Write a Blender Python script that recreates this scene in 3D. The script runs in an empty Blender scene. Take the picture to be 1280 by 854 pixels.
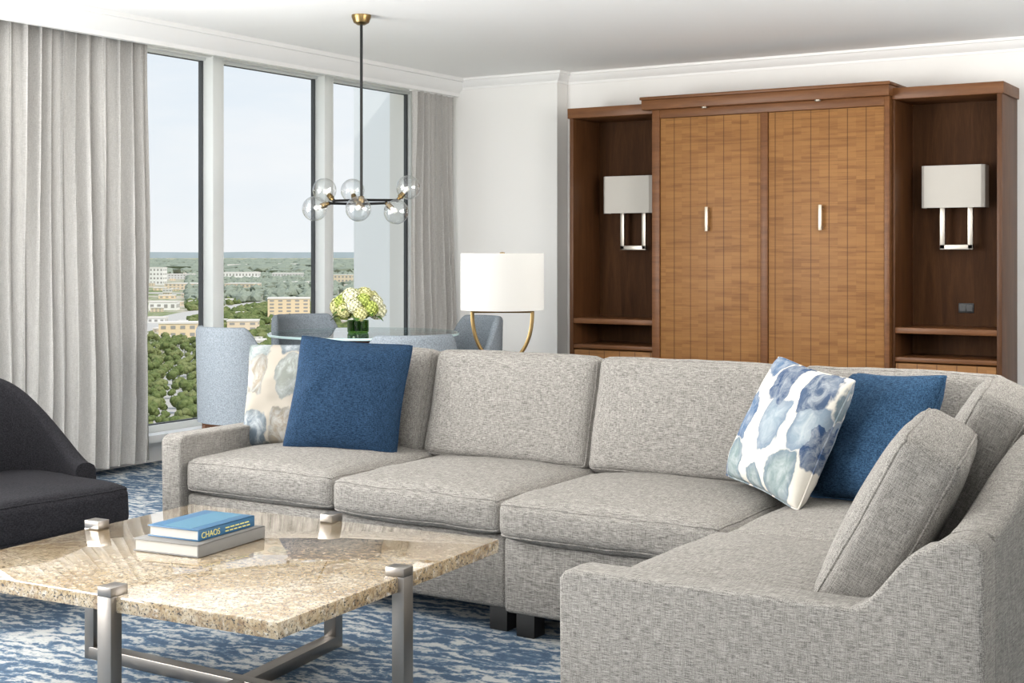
import bpy, bmesh, math, random
from mathutils import Vector, Matrix, noise
random.seed(11)
S=bpy.context.scene; C=S.collection
S.view_settings.view_transform='Standard'
try: S.view_settings.look='None'
except Exception: pass
PI=math.pi
F=1712.0; CX=640.0; HY=316.0; H=1.34; AZ=math.radians(32); sA=math.sin(AZ); cA=math.cos(AZ)
def W(L,D,z=0): return Vector((L*cA-D*sA, L*sA+D*cA, z))
def R(d): return math.radians(d)

# ------------------------------------------------------------------ materials
def newmat(name):
    m=bpy.data.materials.new(name); m.use_nodes=True
    nt=m.node_tree; b=nt.nodes['Principled BSDF']; return m,nt,b
def mat(name,col,rough=.5,metal=0,**k):
    m,nt,b=newmat(name)
    b.inputs['Base Color'].default_value=(*col,1); b.inputs['Roughness'].default_value=rough; b.inputs['Metallic'].default_value=metal
    for kk,v in k.items(): b.inputs[kk].default_value=v
    return m
def nd(nt,t,**k):
    n=nt.nodes.new(t)
    for a,v in k.items(): setattr(n,a,v)
    return n
def coords(nt,scale=(1,1,1),rot=(0,0,0),out='Object'):
    tc=nd(nt,'ShaderNodeTexCoord'); mp=nd(nt,'ShaderNodeMapping')
    mp.inputs['Scale'].default_value=scale; mp.inputs['Rotation'].default_value=rot
    nt.links.new(tc.outputs[out],mp.inputs['Vector']); return mp.outputs[0]
def noi(nt,vec,scale,detail=3,rough=.5,dist=0):
    n=nd(nt,'ShaderNodeTexNoise'); n.inputs['Scale'].default_value=scale; n.inputs['Detail'].default_value=detail
    n.inputs['Roughness'].default_value=rough; n.inputs['Distortion'].default_value=dist
    nt.links.new(vec,n.inputs['Vector']); return n.outputs['Fac']
def ramp(nt,fac,stops,interp='LINEAR'):
    r=nd(nt,'ShaderNodeValToRGB'); r.color_ramp.interpolation=interp; e=r.color_ramp.elements
    while len(e)<len(stops): e.new(.5)
    for i,(p,c) in enumerate(stops): e[i].position=p; e[i].color=(*c,1)
    nt.links.new(fac,r.inputs[0]); return r.outputs[0]
def mix(nt,fac,a,b,mode='MIX'):
    n=nd(nt,'ShaderNodeMix',data_type='RGBA',blend_type=mode)
    for sock,v in ((n.inputs[0],fac),(n.inputs[6],a),(n.inputs[7],b)):
        if isinstance(v,(int,float)): sock.default_value=v
        elif isinstance(v,tuple): sock.default_value=(*v,1)
        else: nt.links.new(v,sock)
    return n.outputs[2]
def mth(nt,op,a,b=None):
    n=nd(nt,'ShaderNodeMath',operation=op)
    for i,v in enumerate((a,b)):
        if v is None: continue
        if isinstance(v,(int,float)): n.inputs[i].default_value=v
        else: nt.links.new(v,n.inputs[i])
    return n.outputs[0]
def bump(nt,b,h,strength=.3,dist=.002):
    n=nd(nt,'ShaderNodeBump'); n.inputs['Strength'].default_value=strength; n.inputs['Distance'].default_value=dist
    nt.links.new(h,n.inputs['Height']); nt.links.new(n.outputs[0],b.inputs['Normal'])
def fabric(name,dark,light,sx=150,sy=60,lo=.40,hi=.60,rough=.95,bs=.3,det=1,fleck=None):
    # threads running along each local axis, crossed as in a plain weave
    m,nt,b=newmat(name)
    a=noi(nt,coords(nt,(sy,sx,sx)),1,det,.5); c=noi(nt,coords(nt,(sx,sy,sx)),1,det,.5); d=noi(nt,coords(nt,(sx,sx,sy)),1,det,.5)
    f=mth(nt,'ADD',mth(nt,'MULTIPLY',a,.44),mth(nt,'ADD',mth(nt,'MULTIPLY',c,.28),mth(nt,'MULTIPLY',d,.28)))
    col=ramp(nt,f,[(lo,dark),(hi,light)])
    if fleck:
        q=noi(nt,coords(nt,(70,420,420)),1,1,.5)
        col=mix(nt,ramp(nt,q,[(.30,(.7,.7,.7)),(.39,(0,0,0))]),col,fleck)
    nt.links.new(col,b.inputs['Base Color'])
    b.inputs['Roughness'].default_value=rough; b.inputs['Specular IOR Level'].default_value=.12
    bump(nt,b,f,bs,.003); return m
M={}
M['sofa']=fabric('sofa_linen',(.108,.101,.093),(.338,.320,.294),620,36,.40,.60,bs=.08,fleck=(.076,.070,.064))
M['blue']=fabric('blue_weave',(.006,.015,.034),(.024,.055,.105),400,60,bs=.3)
M['blue2']=fabric('blue_weave_light',(.009,.024,.052),(.037,.085,.155),360,60,bs=.3)
M['curtain']=fabric('curtain_linen',(.43,.415,.395),(.56,.545,.52),320,24,bs=.08)
M['charcoal']=fabric('charcoal_wool',(.010,.010,.012),(.026,.025,.029),300,120)
M['chair']=fabric('grey_blue_fabric',(.165,.19,.215),(.265,.295,.325),200,120)
M['wall']=mat('wall_paint',(.82,.81,.785),.7)
M['ceil']=mat('ceiling_paint',(.95,.945,.93),.8)
M['trim']=mat('white_trim',(.86,.855,.84),.45)
M['frame']=mat('window_alu',(.78,.80,.79),.4)
M['gasket']=mat('gasket_dark',(.06,.065,.07),.5)
M['brass']=mat('aged_brass',(.27,.185,.08),.34,1)
M['black']=mat('black_metal',(.012,.012,.012),.35,.6)
M['nickel']=mat('brushed_nickel',(.52,.48,.42),.42,1)
M['pull']=mat('satin_pull',(.52,.46,.37),.42,1)
M['steel']=mat('brushed_steel',(.31,.285,.26),.34,1)
M['darkfoot']=mat('black_foot',(.006,.0055,.005),.5)
M['white_pages']=mat('paper',(.46,.44,.40),.8)
M['greybook']=mat('grey_cloth_cover',(.185,.18,.17),.6,**{'Specular IOR Level':.2})
M['bluebook']=mat('blue_cover',(.022,.10,.20),.4)
M['yellow']=mat('yellow_ink',(.66,.58,.16),.6)
M['bulb']=mat('bulb_white',(.9,.88,.82),.3)
M['leg']=mat('brown_leg',(.13,.055,.025),.4)
M['outlet']=mat('black_outlet',(.01,.01,.01),.4)
M['puck']=mat('puck_light',(.4,.36,.30),.5,1)
def shade_mat(name,col,tr):
    m,nt,b=newmat(name); b.inputs['Base Color'].default_value=(*col,1); b.inputs['Roughness'].default_value=.9; b.inputs['Specular IOR Level'].default_value=.1
    t=nd(nt,'ShaderNodeBsdfTranslucent'); t.inputs[0].default_value=(*col,1); mx=nd(nt,'ShaderNodeMixShader'); mx.inputs[0].default_value=tr
    nt.links.new(b.outputs[0],mx.inputs[1]); nt.links.new(t.outputs[0],mx.inputs[2]); nt.links.new(mx.outputs[0],nt.nodes['Material Output'].inputs[0]); return m
M['shade']=shade_mat('white_linen_shade',(.62,.61,.585),.3)
M['sconce']=shade_mat('sconce_linen_shade',(.66,.63,.575),.2)
def thin_glass(name,tint,lo=.04,hi=.5,pw=3.0,rough=.0):
    m=bpy.data.materials.new(name); m.use_nodes=True; nt=m.node_tree
    t=nd(nt,'ShaderNodeBsdfTransparent'); t.inputs[0].default_value=(*tint,1)
    g=nd(nt,'ShaderNodeBsdfGlossy'); g.inputs['Roughness'].default_value=rough
    lw=nd(nt,'ShaderNodeLayerWeight'); lw.inputs[0].default_value=.5
    f=mth(nt,'ADD',mth(nt,'MULTIPLY',mth(nt,'POWER',lw.outputs['Facing'],pw),hi-lo),lo)
    mx=nd(nt,'ShaderNodeMixShader'); nt.links.new(f,mx.inputs[0])
    nt.links.new(t.outputs[0],mx.inputs[1]); nt.links.new(g.outputs[0],mx.inputs[2]); nt.links.new(mx.outputs[0],nt.nodes['Material Output'].inputs[0]); return m
M['pane']=thin_glass('window_glass',(.985,.99,.99),.01,.15,4)
M['globe']=thin_glass('globe_glass',(.97,.98,.98),.12,.92,2.4)
M['tglass']=thin_glass('table_glass',(.80,.88,.89),.08,.9,2.2)
M['gedge']=mat('glass_edge',(.50,.66,.66),.1)
M['vase']=thin_glass('vase_glass',(.34,.52,.20),.05,.5,3)

def wood(name,c1,c2,c3,vert=True,rough=.42,spec=.3):
    m,nt,b=newmat(name)
    s=(9,9,.9) if vert else (.9,9,9)
    f=noi(nt,coords(nt,s),2.2,6,.6,.6); g=noi(nt,coords(nt,tuple(v*6 for v in s)),2.5,3,.6)
    f=mth(nt,'ADD',mth(nt,'MULTIPLY',f,.75),mth(nt,'MULTIPLY',g,.25))
    nt.links.new(ramp(nt,f,[(.3,c1),(.52,c2),(.72,c3)]),b.inputs['Base Color']); b.inputs['Roughness'].default_value=rough; b.inputs['Specular IOR Level'].default_value=spec
    bump(nt,b,g,.1,.001); return m
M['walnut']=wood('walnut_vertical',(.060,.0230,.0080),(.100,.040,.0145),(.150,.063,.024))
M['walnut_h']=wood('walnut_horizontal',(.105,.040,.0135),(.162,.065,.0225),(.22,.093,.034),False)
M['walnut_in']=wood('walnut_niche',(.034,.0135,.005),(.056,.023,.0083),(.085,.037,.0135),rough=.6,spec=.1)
def bamboo():
    m,nt,b=newmat('bamboo_panel'); v=coords(nt)
    sep=nd(nt,'ShaderNodeSeparateXYZ'); nt.links.new(v,sep.inputs[0])
    cmb=nd(nt,'ShaderNodeCombineXYZ'); nt.links.new(sep.outputs[0],cmb.inputs[0]); nt.links.new(sep.outputs[2],cmb.inputs[1])
    br=nd(nt,'ShaderNodeTexBrick'); nt.links.new(cmb.outputs[0],br.inputs['Vector'])
    br.inputs['Color1'].default_value=(.325,.154,.049,1); br.inputs['Color2'].default_value=(.225,.099,.030,1); br.inputs['Mortar'].default_value=(.225,.099,.030,1)
    br.inputs['Scale'].default_value=1; br.inputs['Mortar Size'].default_value=.0006; br.inputs['Brick Width'].default_value=.1258; br.inputs['Row Height'].default_value=.024
    br.offset=0; br.inputs['Bias'].default_value=.0
    n1=noi(nt,coords(nt,(3,1,42)),1.3,6,.65); n2=noi(nt,coords(nt,(1.2,1,1.5)),1.5,2,.5)
    c=mix(nt,ramp(nt,n1,[(.42,(0,0,0)),(.75,(.7,.7,.7))]),br.outputs['Color'],(.36,.178,.060))
    c=mix(nt,ramp(nt,n1,[(.28,(.7,.7,.7)),(.45,(0,0,0))]),c,(.155,.064,.019))
    c=mix(nt,mth(nt,'MULTIPLY',n2,.45),c,(.205,.090,.027))
    fx=mth(nt,'FRACT',mth(nt,'DIVIDE',mth(nt,'ADD',sep.outputs[0],10.0),.1258)); lx_=mth(nt,'LESS_THAN',fx,.045)
    fz=mth(nt,'FRACT',mth(nt,'DIVIDE',mth(nt,'ADD',sep.outputs[2],10.0),.144)); lz_=mth(nt,'LESS_THAN',fz,.03)
    c=mix(nt,mth(nt,'MULTIPLY',lx_,.72),c,(.07,.027,.009))
    c=mix(nt,mth(nt,'MULTIPLY',lz_,.25),c,(.10,.042,.013))
    nt.links.new(c,b.inputs['Base Color']); b.inputs['Roughness'].default_value=.5; b.inputs['Specular IOR Level'].default_value=.25
    bump(nt,b,mth(nt,'SUBTRACT',1.0,mth(nt,'MAXIMUM',lx_,mth(nt,'MULTIPLY',lz_,.5))),.5,.003); return m
M['bamboo']=bamboo()
def granite():
    m,nt,b=newmat('beige_granite'); v=coords(nt)
    n1=noi(nt,v,4,5,.6,.6); n2=noi(nt,v,44,5,.7,.4); n3=noi(nt,v,130,3,.7); n4=noi(nt,v,75,4,.7)
    c=ramp(nt,n1,[(.30,(.28,.188,.092)),(.46,(.39,.295,.170)),(.60,(.48,.405,.29)),(.75,(.38,.285,.165))])
    c=mix(nt,ramp(nt,n2,[(.36,(.85,.85,.85)),(.48,(0,0,0))]),c,(.205,.122,.056))
    c=mix(nt,ramp(nt,n2,[(.54,(0,0,0)),(.66,(.9,.9,.9))]),c,(.59,.54,.455))
    c=mix(nt,ramp(nt,n4,[(.37,(.85,.85,.85)),(.46,(0,0,0))]),c,(.16,.13,.10))
    c=mix(nt,ramp(nt,n3,[(.38,(1,1,1)),(.44,(0,0,0))]),c,(.035,.028,.023))
    vo=nd(nt,'ShaderNodeTexVoronoi',feature='DISTANCE_TO_EDGE'); vo.inputs['Scale'].default_value=5.5
    wv=nd(nt,'ShaderNodeVectorMath',operation='ADD'); nt.links.new(v,wv.inputs[0])
    nn=nd(nt,'ShaderNodeTexNoise'); nn.inputs['Scale'].default_value=9; nt.links.new(v,nn.inputs['Vector'])
    sc=nd(nt,'ShaderNodeVectorMath',operation='SCALE'); sc.inputs['Scale'].default_value=.25; nt.links.new(nn.outputs['Color'],sc.inputs[0]); nt.links.new(sc.outputs[0],wv.inputs[1])
    nt.links.new(wv.outputs[0],vo.inputs['Vector'])
    c=mix(nt,ramp(nt,vo.outputs['Distance'],[(.0,(.5,.5,.5)),(.03,(0,0,0))]),c,(.20,.12,.065))
    nt.links.new(c,b.inputs['Base Color']); b.inputs['Roughness'].default_value=.025; b.inputs['Specular IOR Level'].default_value=1.0
    b.inputs['Coat Weight'].default_value=.8; b.inputs['Coat Roughness'].default_value=.015
    return m
M['granite']=granite()
def carpet():
    m,nt,b=newmat('wave_carpet')
    wv=nd(nt,'ShaderNodeTexWave',wave_type='BANDS',bands_direction='Y'); wv.inputs['Scale'].default_value=4.0; wv.inputs['Distortion'].default_value=14; wv.inputs['Detail'].default_value=5; wv.inputs['Detail Scale'].default_value=1.8; wv.inputs['Detail Roughness'].default_value=.65
    nt.links.new(coords(nt,(.9,1.2,1),(0,0,R(-12))),wv.inputs['Vector'])
    n1=noi(nt,coords(nt,(2.2,4.4,1),(0,0,R(-12))),1.5,6,.62,1.5); n2=noi(nt,coords(nt,(1,1,1)),80,4,.8); n3=noi(nt,coords(nt,(10,20,1),(0,0,R(-12))),1.7,4,.65,1.0)
    f=mth(nt,'ADD',mth(nt,'MULTIPLY',wv.outputs['Fac'],.12),mth(nt,'ADD',mth(nt,'MULTIPLY',n1,.54),mth(nt,'ADD',mth(nt,'MULTIPLY',n3,.22),mth(nt,'MULTIPLY',n2,.14))))
    c=ramp(nt,f,[(.445,(.026,.062,.118)),(.505,(.065,.118,.185)),(.535,(.25,.275,.295)),(.59,(.43,.43,.415))])
    c=mix(nt,mth(nt,'MULTIPLY',n2,.36),c,(.235,.265,.295))
    nt.links.new(c,b.inputs['Base Color']); b.inputs['Roughness'].default_value=1; b.inputs['Specular IOR Level'].default_value=.05
    bump(nt,b,n2,.6,.006); return m
M['carpet']=carpet()
def blobprint(name,stops,bg,scale=9,seedoff=0,rimc=(.05,.07,.15),ed=.40):
    m,nt,b=newmat(name); v=coords(nt,(1,.66,1))
    mp=v.node; mp.inputs['Location'].default_value=(seedoff,seedoff*.7,0)
    nn=nd(nt,'ShaderNodeTexNoise'); nn.inputs['Scale'].default_value=12; nn.inputs['Detail'].default_value=4; nt.links.new(v,nn.inputs['Vector'])
    sc=nd(nt,'ShaderNodeVectorMath',operation='SCALE'); sc.inputs['Scale'].default_value=.085; nt.links.new(nn.outputs['Color'],sc.inputs[0])
    ad=nd(nt,'ShaderNodeVectorMath',operation='ADD'); nt.links.new(v,ad.inputs[0]); nt.links.new(sc.outputs[0],ad.inputs[1])
    vo=nd(nt,'ShaderNodeTexVoronoi',voronoi_dimensions='2D',distance='MINKOWSKI'); vo.inputs['Scale'].default_value=scale; vo.inputs['Randomness'].default_value=.55; vo.inputs['Exponent'].default_value=2.8
    nt.links.new(ad.outputs[0],vo.inputs['Vector'])
    sp=nd(nt,'ShaderNodeSeparateColor'); nt.links.new(vo.outputs['Color'],sp.inputs[0])
    cell=ramp(nt,sp.outputs[0],stops,'CONSTANT')
    cell=mix(nt,ramp(nt,noi(nt,v,20,5,.7,.8),[(.40,(0,0,0)),(.70,(.75,.75,.75))]),cell,(.42,.44,.44))
    edge=ramp(nt,vo.outputs['Distance'],[(ed,(0,0,0)),(ed+.04,(1,1,1))]); rim=ramp(nt,vo.outputs['Distance'],[(ed-.18,(0,0,0)),(ed,(.45,.45,.45))])
    c=mix(nt,rim,cell,rimc); c=mix(nt,edge,c,bg)
    nt.links.new(c,b.inputs['Base Color']); b.inputs['Roughness'].default_value=.9; b.inputs['Specular IOR Level'].default_value=.15; return m
M['printA']=blobprint('watercolour_print',[(0,(.025,.052,.115)),(.25,(.075,.125,.21)),(.45,(.17,.22,.22)),(.62,(.05,.075,.125)),(.76,(.20,.25,.29))],(.56,.53,.47),7.2,rimc=(.055,.085,.15),ed=.43)
M['printB']=blobprint('watercolour_print_teal',[(0,(.075,.10,.115)),(.25,(.14,.17,.165)),(.45,(.205,.175,.135)),(.62,(.09,.115,.14)),(.8,(.175,.185,.165))],(.30,.272,.23),7.2,.31,(.10,.11,.11),.44)

# ------------------------------------------------------------------ mesh helpers
def add_box(bm,lo,hi,bev=0,seg=2):
    vs=[bm.verts.new((x,y,z)) for x in (lo[0],hi[0]) for y in (lo[1],hi[1]) for z in (lo[2],hi[2])]
    fs=[bm.faces.new([vs[i] for i in q]) for q in ((0,1,3,2),(4,6,7,5),(0,4,5,1),(2,3,7,6),(0,2,6,4),(1,5,7,3))]
    if bev:
        es=list({e for f in fs for e in f.edges}); bmesh.ops.bevel(bm,geom=es,offset=bev,segments=seg,profile=.5,affect='EDGES')
def add_prism(bm,poly,axis,a,b,bev=0,seg=2):
    def P(u,v,t): return {'x':(t,u,v),'y':(u,t,v),'z':(u,v,t)}[axis]
    va=[bm.verts.new(P(u,v,a)) for u,v in poly]; vb=[bm.verts.new(P(u,v,b)) for u,v in poly]; n=len(poly)
    f1=bm.faces.new(va); f2=bm.faces.new(vb[::-1])
    fs=[f1,f2]+[bm.faces.new((va[i],vb[i],vb[(i+1)%n],va[(i+1)%n])) for i in range(n)]
    bmesh.ops.recalc_face_normals(bm,faces=fs)
    if bev:
        es=list(set(f1.edges)|set(f2.edges)); bmesh.ops.bevel(bm,geom=es,offset=bev,segments=seg,profile=.5,affect='EDGES')
def add_tube(bm,pts,r,n=10,closed=False,flat=1.0):
    pts=[Vector(p) for p in pts]; rings=[]; N=len(pts); ref=None
    for i,p in enumerate(pts):
        a=pts[(i-1)%N] if (closed or i>0) else p; b=pts[(i+1)%N] if (closed or i<N-1) else p
        t=(b-a).normalized()
        if ref is None:
            ref=Vector((0,0,1)) if abs(t.z)<.9 else Vector((1,0,0))
        u=t.cross(ref).normalized(); v=u.cross(t).normalized(); ref=v
        rr=r[i] if isinstance(r,(list,tuple)) else r
        rings.append([bm.verts.new(p+u*(math.cos(2*PI*k/n)*rr)+v*(math.sin(2*PI*k/n)*rr*flat)) for k in range(n)])
    for i in range(N if closed else N-1):
        A,B=rings[i],rings[(i+1)%N]
        for k in range(n): bm.faces.new((A[k],A[(k+1)%n],B[(k+1)%n],B[k]))
    if not closed: bm.faces.new(rings[0][::-1]); bm.faces.new(rings[-1])
def add_lathe(bm,prof,n=32,c=(0,0,0),closed=False):
    rings=[]
    for r,z in prof:
        if r<1e-5: rings.append([bm.verts.new((c[0],c[1],c[2]+z))])
        else: rings.append([bm.verts.new((c[0]+r*math.cos(2*PI*k/n),c[1]+r*math.sin(2*PI*k/n),c[2]+z)) for k in range(n)])
    pr=list(zip(rings,rings[1:]))+([(rings[-1],rings[0])] if closed else [])
    for A,B in pr:
        for k in range(n):
            k2=(k+1)%n
            if len(A)==1 and len(B)==1: continue
            if len(A)==1: bm.faces.new((A[0],B[k2],B[k]))
            elif len(B)==1: bm.faces.new((A[k],A[k2],B[0]))
            else: bm.faces.new((A[k],A[k2],B[k2],B[k]))
def add_sphere(bm,c,r,sub=3):
    bmesh.ops.create_icosphere(bm,subdivisions=sub,radius=r,matrix=Matrix.Translation(c))
def BM(): return bmesh.new()
LOC={}
def obj(name,bm,m,parent=None,mtx=None,world=False,angle=35):
    bmesh.ops.recalc_face_normals(bm,faces=bm.faces)
    me=bpy.data.meshes.new(name); bm.to_mesh(me); bm.free()
    for p in me.polygons: p.use_smooth=True
    me.set_sharp_from_angle(angle=R(angle))
    for mm in (m if isinstance(m,(list,tuple)) else [m]): me.materials.append(mm)
    o=bpy.data.objects.new(name,me); C.objects.link(o)
    if parent:
        o.parent=parent
        p=parent
        while p.parent: p=p.parent
        if world: me.transform(Matrix.Translation(-LOC[p.name]))
    if mtx is not None: o.matrix_local=mtx
    return o
def thing(name,label,cat,loc=(0,0,0),rotz=0,group=None):
    o=bpy.data.objects.new(name,None); C.objects.link(o); o.empty_display_size=.1
    o.location=loc; o.rotation_euler=(0,0,rotz); o['label']=label; o['category']=cat
    if group: o['group']=group
    LOC[o.name]=Vector(loc); return o
def tag(o,label,cat,group=None,kind=None):
    if label: o['label']=label
    if cat: o['category']=cat
    if group: o['group']=group
    if kind: o['kind']=kind
    return o
def struct(name,bm,m,parent=None,angle=35):
    o=obj(name,bm,m,parent,angle=angle)
    if not parent: o['kind']='structure'
    return o
def dup(root,loc,rotz,label=None,group=None):
    r=root.copy(); C.objects.link(r); r.location=loc; r.rotation_euler=(0,0,rotz); LOC[r.name]=Vector(loc)
    if label: r['label']=label
    if group: r['group']=group
    for ch in list(root.children):
        c=ch.copy(); C.objects.link(c); c.parent=r
        for g in ch.children:
            d=g.copy(); C.objects.link(d); d.parent=c
    return r
def boxes(*bs,bev=0):
    bm=BM()
    for b in bs: add_box(bm,*b,bev)
    return bm
def sm01(x): x=max(0,min(1,x)); return x*x*(3-2*x)

# cushions
def cmap(u,v,t,w,d,h,r,crown,bul,sd):
    p=Vector((u*w/2,v*d/2,t*h/2)); inn=Vector((w/2-r,d/2-r,h/2-r))
    q=Vector((max(-inn[i],min(inn[i],p[i])) for i in range(3))); dv=p-q
    if dv.length>1e-6: p=q+dv.normalized()*r
    uu=max(0,1-u*u); vv=max(0,1-v*v); tt=max(0,1-t*t)
    p.z+=t*crown*(uu**.6)*(vv**.6)
    p.x+=u*bul*vv*tt*1.0; p.y+=v*bul*uu*tt
    p.z+=.006*noise.noise(Vector((p.x*5+sd,p.y*5,sd)))
    p+=Vector((noise.noise(p*9+Vector((sd,1,0))),noise.noise(p*9+Vector((sd,9,3))),noise.noise(p*9+Vector((4,sd,3)))))*.004
    return p
def cushion(name,w,d,h,r,crown,bul,mtx,parent,m,sd=0,cuts=17,pipe=True):
    bm=BM(); bmesh.ops.create_cube(bm,size=2); bmesh.ops.subdivide_edges(bm,edges=list(bm.edges),cuts=cuts,use_grid_fill=True)
    e=lambda a: math.copysign(1-(1-abs(a))**1.7,a) if abs(a)<1 else a
    for vx in bm.verts:
        u,v,t=(e(max(-1,min(1,c))) for c in vx.co); vx.co=cmap(u,v,t,w,d,h,r,crown,bul,sd)
    o=obj(name,bm,m,parent,mtx,angle=80)
    if pipe:
        bm=BM()
        for t in (1,-1):
            pts=[]; n=16
            for s in range(4):
                for k in range(n):
                    a=-1+2*k/n; a=e(a)
                    u,v=((a,-1),(1,a),(-a,1),(-1,-a))[s]
                    pts.append(cmap(u,v,t,w,d,h,r,crown,bul,sd))
            add_tube(bm,pts,.0045,6,True)
        obj('piping',bm,m,o,angle=80)
    return o
def pillow(name,s,T,mtx,m,sd,label,cat='pillow',group=None):
    bm=BM(); n=28; top={};bot={}
    def xy(u,v):
        k=1-.05*(u*v)**4
        return (s/2*u*k*(1-.085*(1-v*v)*abs(u)), s/2*v*k*(1-.085*(1-u*u)*abs(v)))
    for i in range(n+1):
        for j in range(n+1):
            u=-1+2*i/n; v=-1+2*j/n; u=math.copysign(1-(1-abs(u))**1.4,u); v=math.copysign(1-(1-abs(v))**1.4,v)
            x,y=xy(u,v)
            z=T/2*max(0,(1-u**2)*(1-v**2))**.42
            z*=1+.18*noise.noise(Vector((u*2.3+sd,v*2.3,sd)))+.10*noise.noise(Vector((u*6+sd,v*6,sd)))-.10*v
            top[i,j]=bm.verts.new((x,y,z))
            bot[i,j]=top[i,j] if i in(0,n) or j in(0,n) else bm.verts.new((x,y,-z))
    for i in range(n):
        for j in range(n):
            for g,rev in ((top,0),(bot,1)):
                q=[g[i,j],g[i+1,j],g[i+1,j+1],g[i,j+1]]; bm.faces.new(q[::-1] if rev else q)
    o=obj(name,bm,m,angle=170); o.matrix_world=mtx
    tag(o,label,cat,group)
    bm=BM(); pts=[]
    for k in range(4):
        for q in range(14):
            a=-1+2*q/14; a=math.copysign(1-(1-abs(a))**1.4,a)
            u,v=((a,-1),(1,a),(-a,1),(-1,-a))[k]
            pts.append((*xy(u,v),0))
    add_tube(bm,pts,.004,6,True); obj('piping',bm,m,o,angle=80)
    return o
def basis(c,u,v):
    u=Vector(u).normalized(); v=Vector(v); v=(v-u*v.dot(u)).normalized(); n=u.cross(v)
    m=Matrix.Identity(4)
    for i in range(3): m[i][0]=u[i]; m[i][1]=v[i]; m[i][2]=n[i]; m[i][3]=c[i]
    return m
T=Matrix.Translation
def RX(a): return Matrix.Rotation(a,4,'X')
def RZ(a): return Matrix.Rotation(a,4,'Z')

# ------------------------------------------------------------------ room shell
CE=2.745; YB=9.35; XW=-6.75
struct('floor',boxes(((-6.95,-3,-.1),(3,YB+.15,0))),M['carpet'])
struct('ceiling',boxes(((-6.95,-3,CE),(3,YB+.15,CE+.12))),M['ceil'])
struct('wall_back',boxes(((-6.95,YB,0),(3,YB+.15,CE))),M['wall'])
struct('wall_column',boxes(((-6.95,9.19,0),(-5.33,YB,CE))),M['wall'])
struct('wall_right',boxes(((2.85,0.5,0),(3,YB,CE))),M['wall'])
struct('wall_left',boxes(((-6.86,-3,0),(-6.60,9.19,.17)),((-6.60,-3,.14),(-6.5,9.19,.185)),((-6.86,-3,2.665),(-6.64,9.19,CE))),M['trim'])
struct('wall_fascia',boxes(((-6.32,-3,2.61),(-6.27,9.19,CE))),M['trim'])
struct('baseboard_back',boxes(((-5.33,YB-.018,0),(2.85,YB,.12)),bev=.004),M['trim'])
crown=[(0,2.605),(.018,2.605),(.024,2.632),(.05,2.652),(.078,2.69),(.088,2.712),(.104,2.716),(.104,CE),(0,CE)]
def miter(name,path,s=1.0):
    bm=BM(); rows=[[bm.verts.new((x,y,CE-(CE-z)*s)) for x,y in path(a*s)] for a,z in crown]; n=len(rows)
    for i in range(n):
        A,B=rows[i],rows[(i+1)%n]
        for k in range(len(A)-1): bm.faces.new((A[k],A[k+1],B[k+1],B[k]))
    struct(name,bm,M['trim'],angle=20)
miter('trim_1',lambda a:[(-6.27+a,-3),(-6.27+a,9.19)])
miter('trim_2',lambda a:[(-6.27,9.19-a),(-5.33+a,9.19-a),(-5.33+a,YB-a),(2.85,YB-a)],.62)
# windows: mullions at pitch 1.17
k=0
for i in range(-6,2):
    a=6.79+1.17*i; b=a+.105
    k+=1
    y0=b; y1=a+1.17; e=y1
    bm=boxes(((XW,a,.17),(XW+.12,b,2.68)),((XW,y0,.17),(XW+.05,y1,.215)),((XW,y0,2.645),(XW+.05,y1,2.68)),bev=.004)
    if i==1: add_box(bm,(XW,9.13,.17),(XW+.06,9.19,2.68))
    w=struct('window_%d'%k,bm,M['frame'])
    g=.02
    obj('gasket',boxes(((XW+.004,y0,.21),(XW+.03,y0+g,2.65)),((XW+.004,e-g,.21),(XW+.03,e,2.65)),((XW+.004,y0,.21),(XW+.03,e,.222)),((XW+.004,y0,2.64),(XW+.02,e,2.65))),M['gasket'],w)
    bm=BM(); vs=[bm.verts.new(p) for p in ((XW+.012,y0,.2),(XW+.012,e,.2),(XW+.012,e,2.655),(XW+.012,y0,2.655))]; bm.faces.new(vs)
    obj('pane',bm,M['pane'],w)
struct('wall_exterior',boxes(((-7.50,9.4,-6),(-6.9,9.8,4.5))),mat('exterior_panel',(.93,.95,.97),.6))

# curtains
def curtain(name,y0,y1,X,amp,pitch,label,sd,z1=2.70):
    bm=BM(); n=int((y1-y0)/pitch*18); rows=16; z0=.05; g=[]
    for i in range(n+1):
        y=y0+(y1-y0)*i/n; col=[]
        for j in range(rows+1):
            t=j/rows; z=z0+(z1-z0)*t
            ph=2*PI*(y-y0)/pitch+2.4*noise.noise(Vector((y*2.3,sd,0)))+.9*noise.noise(Vector((y*2.2,z*.7,sd)))
            a=amp*(1-.25*t)*(1+.8*noise.noise(Vector((y*4,sd,z*.6))))
            col.append(bm.verts.new((X+a*math.sin(ph)+a*.35*math.sin(2.3*ph+sd+z)+.02*noise.noise(Vector((y*2,z,sd+3))),y+.2*amp*math.sin(2*ph),z)))
        g.append(col)
    for i in range(n):
        for j in range(rows): bm.faces.new((g[i][j],g[i+1][j],g[i+1][j+1],g[i][j+1]))
    t=thing(name,label,'curtain',(X,(y0+y1)/2,z0),0,'drapes at the windows')
    obj('drape',bm,M['curtain'],t,world=True,angle=180)
    obj('track',boxes(((X-.015,y0,z1-.002),(X+.015,y1,2.609 if z1<2.65 else CE))),M['trim'],t,world=True)
    return t
curtain('curtain',4.45,6.025,-6.43,.043,.098,'wide grey floor-length curtain hanging behind the dark armchair',2)
curtain('curtain',8.60,9.165,-6.30,.036,.09,'narrow grey curtain gathered between the last window and the white wall column',7,2.600)

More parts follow.
